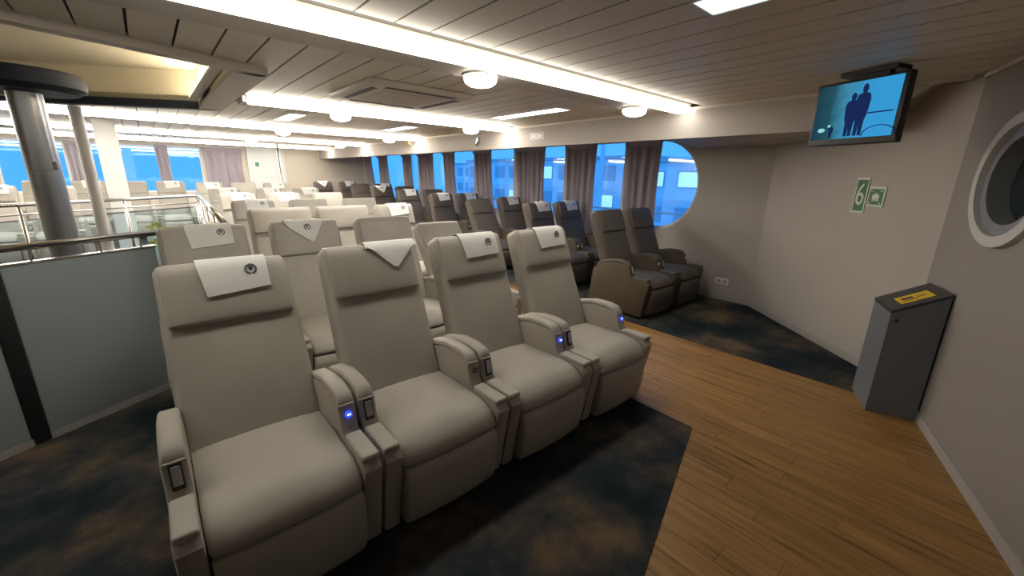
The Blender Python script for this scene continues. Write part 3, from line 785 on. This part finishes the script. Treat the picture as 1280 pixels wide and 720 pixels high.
def blob(cx, cz, a, b, y=-0.0225, n=18):
    p = [(cx+a*math.cos(2*math.pi*i/n), cz+b*math.sin(2*math.pi*i/n)) for i in range(n)]
    return [(u, y, z) for u, z in p]+[(u, y+0.001, z) for u, z in p], [tuple(range(n)), tuple(range(2*n-1, n-1, -1))]
def person_shape(cx, b, h, w):
    p = [(-0.55, 0), (-0.62, 0.30), (-0.85, 0.42), (-1.0, 0.70), (-0.80, 0.80), (-0.26, 0.835), (-0.38, 0.89), (-0.36, 0.95), (-0.18, 0.992), (0, 1.0), (0.18, 0.992), (0.36, 0.95), (0.38, 0.89), (0.26, 0.835), (0.80, 0.80), (1.0, 0.70), (0.85, 0.42), (0.62, 0.30), (0.55, 0), (0.08, 0), (0, 0.20), (-0.08, 0)]
    p = [(cx+u*w, b+v_*h) for u, v_ in p]; k = len(p)
    return [(u, -0.0225, z) for u, z in p]+[(u, -0.0215, z) for u, z in p], [tuple(range(k)), tuple(range(2*k-1, k-1, -1))]
obj('picture_figure', person_shape(-0.015, -0.150, 0.27, 0.042), 'fig', scr)
obj('picture_figure', person_shape(0.045, -0.150, 0.315, 0.044), 'fig', scr)
obj('picture_figure', person_shape(-0.125, -0.155, 0.085, 0.016), 'fig', scr)
arch = [(0.17+r_*math.cos(a), -0.155+0.62*r_*math.sin(a)) for r_, rng in ((0.10, range(0, 13)), (0.092, range(12, -1, -1))) for a in [math.pi*i/12 for i in rng]]
obj('picture_lines', join(box(0.085, 0.225, -0.0225, -0.0215, -0.02, -0.012), ([(u, -0.0225, z) for u, z in arch], [tuple(range(len(arch)))])), 'fig', scr)
obj('picture_highlight', join(blob(-0.19, -0.10, 0.025, 0.014), blob(-0.14, -0.075, 0.012, 0.008)), 'figl', scr)
obj('bracket', join(box(-0.10, 0.12, 0.04, 0.10, 0.10, 0.262), box(-0.16, 0.17, 0.02, 0.16, 0.235, 0.2625)), 'black', tv)

# ------------------------------------------------------------------ signs on the slanted wall
ca = math.atan2(K[1]-BEND[1], K[0]-BEND[0])
def on_ch(s): return BEND[0]+(K[0]-BEND[0])*s/La, BEND[1]+(K[1]-BEND[1])*s/La
def wall_sign(px, py, z, label):
    # local +x runs right as seen from the room, local -y faces the room
    s = thing('wall_sign', label, 'sign', (px, py, z), ca, 'green and cream signs on the slanted wall'); return s
SGN = 1.28*La/2.0
xs, ys = on_ch(SGN); s6 = wall_sign(xs, ys, 1.495, 'tall green sign with a cream number 6 on the slanted wall')
obj('plate', rbox(0.068, 0.004, 0.155, 0.003, (1, 1, 1)), 'sign_white', s6, (0, -0.006, 0))
obj('field', box(-0.055, 0.055, -0.0115, -0.0095, -0.135, 0.135), 'green', s6)
t6 = link('numeral', text_mesh('6', 0.27, 0.001, 'sign_white', 'numeral'), s6, (0, -0.013, 0)); t6.rotation_euler = (R(90), 0, 0); t6.scale = (0.72, 1.0, 1)
xs, ys = on_ch(SGN+0.165); sp_ = wall_sign(xs, ys, 1.490, 'small square green pictogram sign beside the number 6')
obj('plate', rbox(0.085, 0.004, 0.085, 0.003, (1, 1, 1)), 'sign_white', sp_, (0, -0.006, 0))
obj('field', box(-0.070, 0.070, -0.0115, -0.0095, -0.066, 0.066), 'green', sp_)
def star(cx, cz, r, n=5, y=-0.013):
    p = [(cx+(r if i % 2 == 0 else r*0.5)*math.sin(math.pi*i/n), cz+(r if i % 2 == 0 else r*0.5)*math.cos(math.pi*i/n)) for i in range(2*n)]
    k = 2*n
    return [(u, y, z) for u, z in p]+[(u, y+0.0015, z) for u, z in p], [tuple(range(k)), tuple(range(2*k-1, k-1, -1))]+[(i, (i+1) % k, k+(i+1) % k, k+i) for i in range(k)]
tri = lambda cx, cz, sx_, sz: ([(cx, -0.013, cz), (cx+sx_, -0.013, cz), (cx+sx_, -0.013, cz+sz)], [(0, 1, 2)])
def sign_person(cx, b, h, w):
    v_, f_ = person_shape(cx, b, h, w); return [(x_, y_+0.0095, z_) for x_, y_, z_ in v_], f_
for gg in (sign_person(0, -0.036, 0.072, 0.015), sign_person(-0.024, -0.036, 0.060, 0.012), sign_person(0.024, -0.036, 0.060, 0.012)): obj('pictogram_figure', gg, 'sign_white', sp_)
for gg in (tri(-0.03, -0.05, -0.03, -0.012), tri(0.03, -0.05, 0.03, -0.012), tri(-0.03, 0.045, -0.03, 0.012), tri(0.03, 0.045, 0.03, 0.012)): obj('pictogram_arrow', gg, 'sign_white', sp_)

# wall socket below the rounded window
so = thing('wall_socket', 'white double wall socket low on the wall beside the front brown seats', 'socket', (XW, 2.22, 0.27))
obj('plate', rbox(0.005, 0.088, 0.045, 0.004, (1, 1, 1)), 'white_plastic', so, (-0.0052, 0, 0), angle=40)
for k in (-0.04, 0.04):
    q = obj('outlet', xf(lathe([(0.0001, 0.0), (0.022, 0.0), (0.024, 0.003), (0.026, 0.0), (0.026, -0.002), (0.0001, -0.002)], 20), Matrix.Rotation(R(-90), 4, 'Y')), 'keypad', so, (-0.0115, k, 0), angle=40)
    obj('pin_hole', join(box(-0.0045, -0.003, -0.010, -0.005, -0.003, 0.003), box(-0.0045, -0.003, 0.005, 0.010, -0.003, 0.003)), 'black', q)
# things on the soffit face
sg = thing('emergency_sign', 'small framed emergency sign high on the soffit above the windows', 'sign', (XS, 4.50, 2.165))
obj('plate', box(-0.006, -0.001, -0.13, 0.13, -0.045, 0.045), 'white_plastic', sg); obj('frame', join(box(-0.009, -0.006, -0.105, 0.105, 0.028, 0.036), box(-0.009, -0.006, -0.105, 0.105, -0.036, -0.028), box(-0.009, -0.006, -0.105, -0.097, -0.036, 0.036), box(-0.009, -0.006, 0.097, 0.105, -0.036, 0.036)), 'dark', sg)
obj('symbol', box(-0.0085, -0.006, -0.05, 0.05, -0.010, 0.012), 'keypad', sg)
sk = thing('wall_bracket', 'small dark metal bracket hooked on the soffit face near the middle lamps', 'bracket', (XS, 5.92, 2.15))
obj('arm', join(box(-0.03, -0.001, -0.03, 0.03, -0.02, 0.07), box(-0.05, -0.02, -0.015, 0.015, -0.075, 0.0)), 'steel', sk); obj('clip', box(-0.06, -0.045, -0.02, 0.02, -0.07, -0.03), 'black', sk)
al = thing('alarm_beacon', 'tiny yellow alarm beacon on the far part of the soffit', 'beacon', (XS, 8.35, 2.22))
obj('base', box(-0.02, -0.001, -0.04, 0.04, -0.04, 0.04), 'white_plastic', al); obj('dome', xf(lathe([(0.03, 0), (0.027, 0.02), (0.015, 0.032), (0.0001, 0.036)], 16), Matrix.Translation((-0.02, 0, 0)) @ Matrix.Rotation(R(-90), 4, 'Y')), 'yellow', al, smooth=True)

# ------------------------------------------------------------------ waste bin
A, B, D = Vector((3.69, 0.30)), Vector((3.80, 0.045)), Vector((4.02, 0.435))
u = (D-A).normalized(); Cc = B+(D-A)
zt = {0: 0.765, 1: 0.915, 2: 0.915, 3: 0.765}
bn = thing('waste_bin', 'tall grey metal waste bin with sloping black lid against the wall corner', 'bin', (A.x, A.y, 0.0065))
pts = [A, B, Cc, D]
bv = [(p.x-A.x, p.y-A.y, 0) for p in pts]+[(p.x-A.x, p.y-A.y, zt[i]-0.02) for i, p in enumerate(pts)]
obj('body', (bv, [(3, 2, 1, 0), (4, 5, 6, 7)]+[(i, (i+1) % 4, 4+(i+1) % 4, 4+i) for i in range(4)]), 'bin', bn)
cc = (A+B+Cc+D)/4
def grow(p, k): return Vector((cc.x+(p.x-cc.x)*k-A.x, cc.y+(p.y-cc.y)*k-A.y))
lv = [(*grow(p, 1.02), zt[i]-0.02) for i, p in enumerate(pts)]+[(*grow(p, 1.02), zt[i]) for i, p in enumerate(pts)]
lid = obj('lid', (lv, [(3, 2, 1, 0), (4, 5, 6, 7)]+[(i, (i+1) % 4, 4+(i+1) % 4, 4+i) for i in range(4)]), 'bin_lid', bn)
def lidp(a, b, dz=0.001):   # a along A->B, b along A->D
    p = A+(B-A)*a+(D-A)*b; z = zt[0]+(zt[1]-zt[0])*a; return (p.x-A.x, p.y-A.y, z+dz)
def lid_quad(a0, a1, b0, b1, dz): return [lidp(a0, b0, dz), lidp(a1, b0, dz), lidp(a1, b1, dz), lidp(a0, b1, dz)], [(0, 1, 2, 3)]
lab = obj('yellow_label', lid_quad(0.22, 0.80, 0.20, 0.62, 0.0015), 'yellow', lid)
lm = lambda a0, a1, b0, b1: lid_quad(a0, a1, b0, b1, 0.0028)
obj('label_print', join(lm(0.30, 0.55, 0.30, 0.34), lm(0.30, 0.50, 0.38, 0.50), lm(0.55, 0.72, 0.36, 0.40), lm(0.55, 0.72, 0.44, 0.47)), 'bin_lid', lid)
obj('lock', xf(lathe([(0.0001, 0), (0.011, 0), (0.011, 0.006), (0.0001, 0.006)], 16), Matrix.Translation((*( (A+(B-A)*0.12-A-u*0.004)), 0.70)) @ Matrix.Rotation(math.atan2(u.y, u.x), 4, 'Z') @ Matrix.Rotation(R(-90), 4, 'Y')), 'black', bn)

# ------------------------------------------------------------------ railing, partition and pillars on the left
pd = Vector((0.68, 0.392)).normalized(); pa = math.atan2(pd.y, pd.x)
E0 = Vector((-0.03, 3.82))           # right end of the partition, on the deck
pt = thing('partition', 'grey panelled stair partition with dark post and handrail left of the seats', 'partition', (E0.x, E0.y, 0.0125), pa)
def pbox(x0, x1, y0, y1, z0, z1): return box(x0, x1, y0, y1, z0, z1)
obj('panel', rbox(0.375, 0.016, 0.51, 0.006, (1, 1, 1)), 'partition', pt, (-0.380, 0, 0.55), angle=40)
obj('panel', rbox(0.50, 0.016, 0.51, 0.006, (1, 1, 1)), 'partition', pt, (-1.335, 0, 0.55), angle=40)
obj('post', rbox(0.035, 0.028, 0.52, 0.006, (1, 1, 1)), 'black', pt, (-0.795, -0.004, 0.53), angle=40)
obj('top_trim', box(-1.84, 0.0, -0.020, 0.020, 1.058, 1.072), 'chrome', pt)
obj('bottom_trim', box(-1.84, 0.0, -0.018, 0.018, 0.0, 0.045), 'base', pt)
obj('handrail', tube((-1.84, 0, 1.155), (0.02, 0, 1.155), 0.021, 14), 'rail', pt, smooth=True)
for xq in (-0.08, -0.30, -0.62, -0.86, -1.25, -1.7): obj('bracket', tube((xq, 0, 1.07), (xq, 0, 1.14), 0.006, 8), 'chrome', pt)
# far railing with glass infill
def railing(name, p, q, label, nglass, glazed=True):
    p, q = Vector(p), Vector(q); d = q-p; L = d.length
    g = thing(name, label, 'railing', (p.x, p.y, fz(min(p.y, q.y))+0.0125), math.atan2(d.y, d.x))
    sl = math.asin(max(-1, min(1, (fz(q.y)-fz(p.y))/L))) if abs(q.y-p.y) > 3 else 0.0
    obj('top_rail', tube((0, 0, 1.17), (L, 0, 1.17+L*math.sin(sl)), 0.022, 12), 'chrome', g, smooth=True)
    obj('mid_rail', tube((0, 0, 1.06), (L, 0, 1.06+L*math.sin(sl)), 0.010, 10), 'chrome', g, smooth=True)
    for k in range(nglass+1):
        x = L*k/nglass; obj('post', tube((x, 0, L*0), (x, 0, 1.16), 0.016, 10), 'chrome', g, smooth=True)
    if not glazed:
        for hh in (0.80, 0.54): obj('mid_rail', tube((0, 0, hh), (L, 0, hh+L*math.sin(sl)), 0.010, 10), 'chrome', g, smooth=True)
    for k in range(nglass if glazed else 0):
        x0, x1 = L*k/nglass+0.04, L*(k+1)/nglass-0.04
        obj('glass_panel', box(x0, x1, -0.004, 0.004, 0.12, 1.0), 'glass', g)
        obj('clamp_rail', box(x0, x1, -0.010, 0.010, 0.985, 1.005), 'chrome', g)
railing('railing', (-2.0, 6.4), (0.58, 8.75), 'polished steel railing with glass panels behind the grey partition', 3)
railing('railing', (0.43, 4.06), (0.60, 8.70), 'bright steel side railing running away beside the middle seat block', 4, False)
# pillars
p1 = thing('pillar', 'thick brushed steel pillar with a wide dark round capital', 'pillar', (-0.60, 5.0, 0.0125))
obj('shaft', lathe([(0.0001, 0), (0.098, 0), (0.098, 1.55), (0.095, 1.552), (0.095, 1.558), (0.098, 1.56), (0.098, 2.13), (0.0001, 2.13)], 32), 'steel', p1, angle=40)
obj('capital', lathe([(0.0001, 2.13), (0.30, 2.135), (0.355, 2.17), (0.36, 2.23), (0.335, 2.28), (0.0001, 2.29)], 48), 'navy', p1, angle=30)
obj('hatch', rbox(0.012, 0.006, 0.03, 0.004, (1, 1, 1)), 'chrome', p1, (0.07, -0.072, 1.60))
p2 = thing('pillar', 'thin white round pillar behind the steel pillar', 'pillar', (-0.52, 7.5, fz(7.5)+0.0125))
obj('shaft', lathe([(0.0001, 0), (0.062, 0), (0.062, 2.28), (0.0001, 2.28)], 24), 'white_paint', p2, angle=40); obj('collar', lathe([(0.063, 0), (0.085, 0), (0.085, 0.05), (0.063, 0.06)], 24), 'white_paint', p2, angle=40)
p3_ = thing('column', 'white square boxed column on the left beyond the railing', 'column', (-0.36, 9.1, fz(9.1)+0.0125))
obj('shaft', rbox(0.125, 0.125, 1.125, 0.01, (1, 1, 1)), 'white_paint', p3_, (0, 0, 1.125), angle=40); obj('plinth', rbox(0.14, 0.14, 0.05, 0.008, (1, 1, 1)), 'base', p3_, (0, 0, 0.05), angle=40)
p4 = thing('pole', 'slim polished steel pole before the cream far wall', 'pole', (2.80, 12.9, fz(12.9)+0.0125))
obj('shaft', tube((0, 0, 0), (0, 0, 2.17), 0.028, 14), 'chrome', p4, smooth=True); obj('flange', lathe([(0.03, 0.0), (0.06, 0.0), (0.06, 0.02), (0.03, 0.03)], 20), 'chrome', p4, angle=40)
# potted plants behind the railing
for (x, y, h, lb) in ((-0.02, 9.55, 0.52, 'taller pale pot with yellow green plant seen through the railing'), (-0.05, 8.75, 0.34, 'lower pale pot with yellow green plant seen through the railing')):
    g = thing('potted_plant', lb, 'plant', (x, y, fz(y)+0.0125), group='potted plants behind the railing')
    obj('pot', lathe([(0.0001, 0), (0.10, 0), (0.14, h), (0.125, h), (0.12, h-0.04), (0.0001, h-0.04)], 24), 'pot', g, angle=40)
    V, F = [], []
    for k in range(160):
        th, ph = random.uniform(0, 6.28), random.uniform(0, 1.6); rr = 0.13*random.uniform(0.7, 1.05)
        c = Vector((rr*math.sin(ph)*math.cos(th), rr*math.sin(ph)*math.sin(th), h-0.03+rr*math.cos(ph)))
        a = Vector((random.uniform(-1, 1), random.uniform(-1, 1), random.uniform(-0.3, 1))).normalized()*0.035; b = a.cross(Vector((random.random(), random.random(), random.random()))).normalized()*0.014
        n = len(V); V += [tuple(c-a), tuple(c+b), tuple(c+a), tuple(c-b)]; F.append((n, n+1, n+2, n+3))
    obj('foliage', (V, F), 'foliage', g)

# ------------------------------------------------------------------ outside: the harbour at dusk
struct(obj('ground_quay', box(9.5, 90, -60, 90, -3.2, -3.0), 'concrete'))
ob = thing('deck_railing', 'thin white ship rail outside the starboard windows', 'railing', (6.9, 0, 0))
obj('top_rail', tube((0, -1, 1.02), (0, 16, 1.02), 0.022, 8), 'ship_white', ob); obj('lower_rail', tube((0, -1, 0.78), (0, 16, 0.78), 0.014, 8), 'ship_white', ob)
for k in range(12): obj('stanchion', tube((0, -1+k*1.5, 0.05), (0, -1+k*1.5, 1.02), 0.016, 8), 'ship_white', ob)
dk = struct(obj('ground_side_deck', box(5.78, 7.1, -2, 16, -0.2, -0.02), 'concrete'))
obj('bulwark', box(6.96, 7.02, -2, 16, -0.02, 0.70), 'ship_white', dk)
def building(x, y0, y1, z0, floors, fh_, label, mm, lit):
    g = thing('harbour_building', label, 'building', (x, (y0+y1)/2, z0)); h = (y1-y0)/2
    obj('wall', box(0, 8, -h, h, 0, floors*fh_), mm, g); rf = obj('roof', box(-0.4, 8.4, -h-0.4, h+0.4, floors*fh_, floors*fh_+0.35), 'facade2', g)
    for fl in range(floors):
        n = int((y1-y0)/3.4)
        for k in range(n):
            yy = -h+(k+0.5)*(y1-y0)/n
            w = obj('window', box(-0.08, 0.0, yy-1.15, yy+1.15, fl*fh_+0.9, fl*fh_+fh_-0.7), 'facade2', g)
            obj('pane', box(-0.10, -0.08, yy-1.05, yy+1.05, fl*fh_+1.0, fl*fh_+fh_-0.8), 'lit_window' if random.random() < lit else 'facade3', w)
        obj('floor_band', box(-0.2, 0, -h, h, fl*fh_+fh_-0.35, fl*fh_+fh_-0.05), 'ship_white', g)
building(34, -6, 22, -3, 2, 3.0, 'pale two storey harbour building beyond the rounded window', 'facade', 0.25)
building(42, 26, 60, -3, 2, 3.4, 'long grey harbour shed seen through the middle windows', 'facade', 0.18)
building(60, 62, 95, -3, 2, 3.6, 'distant low harbour building seen through the far windows', 'facade', 0.15)
for k, (x, y, w) in enumerate([(20, 14.5, 'nearest the rounded window'), (24, 26, 'beyond the middle curtains'), (30, 52, 'furthest along the quay')]):
    g = thing('parked_van', 'white van parked on the quay, '+w, 'van', (x, y, -3.0), group='vans on the quay')
    obj('body', extrude_x([(-2.3, 0.35), (-2.3, 1.0), (-1.9, 1.2), (-1.3, 2.0), (2.2, 2.05), (2.3, 1.9), (2.3, 0.35)], -0.95, 0.95, 0.08), 'ship_white', g, angle=30)
    obj('side_glass', box(-0.965, -0.95, -1.25, 0.3, 1.2, 1.75), 'dark_glass', g)
    for yy in (-1.5, 1.5):
        for xx in (-0.98, 0.78): obj('wheel', xf(lathe([(0.0001, 0), (0.36, 0), (0.36, 0.2), (0.0001, 0.2)], 20), Matrix.Translation((xx, yy, 0.36)) @ Matrix.Rotation(R(90), 4, 'Y')), 'black', g)
for k, (x, y, w) in enumerate([(16, 12.2, 'nearest the rounded window'), (18, 24.5, 'middle one'), (22, 42, 'furthest away')]):
    g = thing('quay_lamp', 'white lamp post on the quay, '+w, 'lamp post', (x, y, -3.0), group='lamp posts on the quay')
    obj('post', tube((0, 0, 0), (0, 0, 7.5), 0.11, 10), 'ship_white', g); obj('head', box(-0.9, 0.1, -0.15, 0.15, 7.45, 7.6), 'facade2', g)
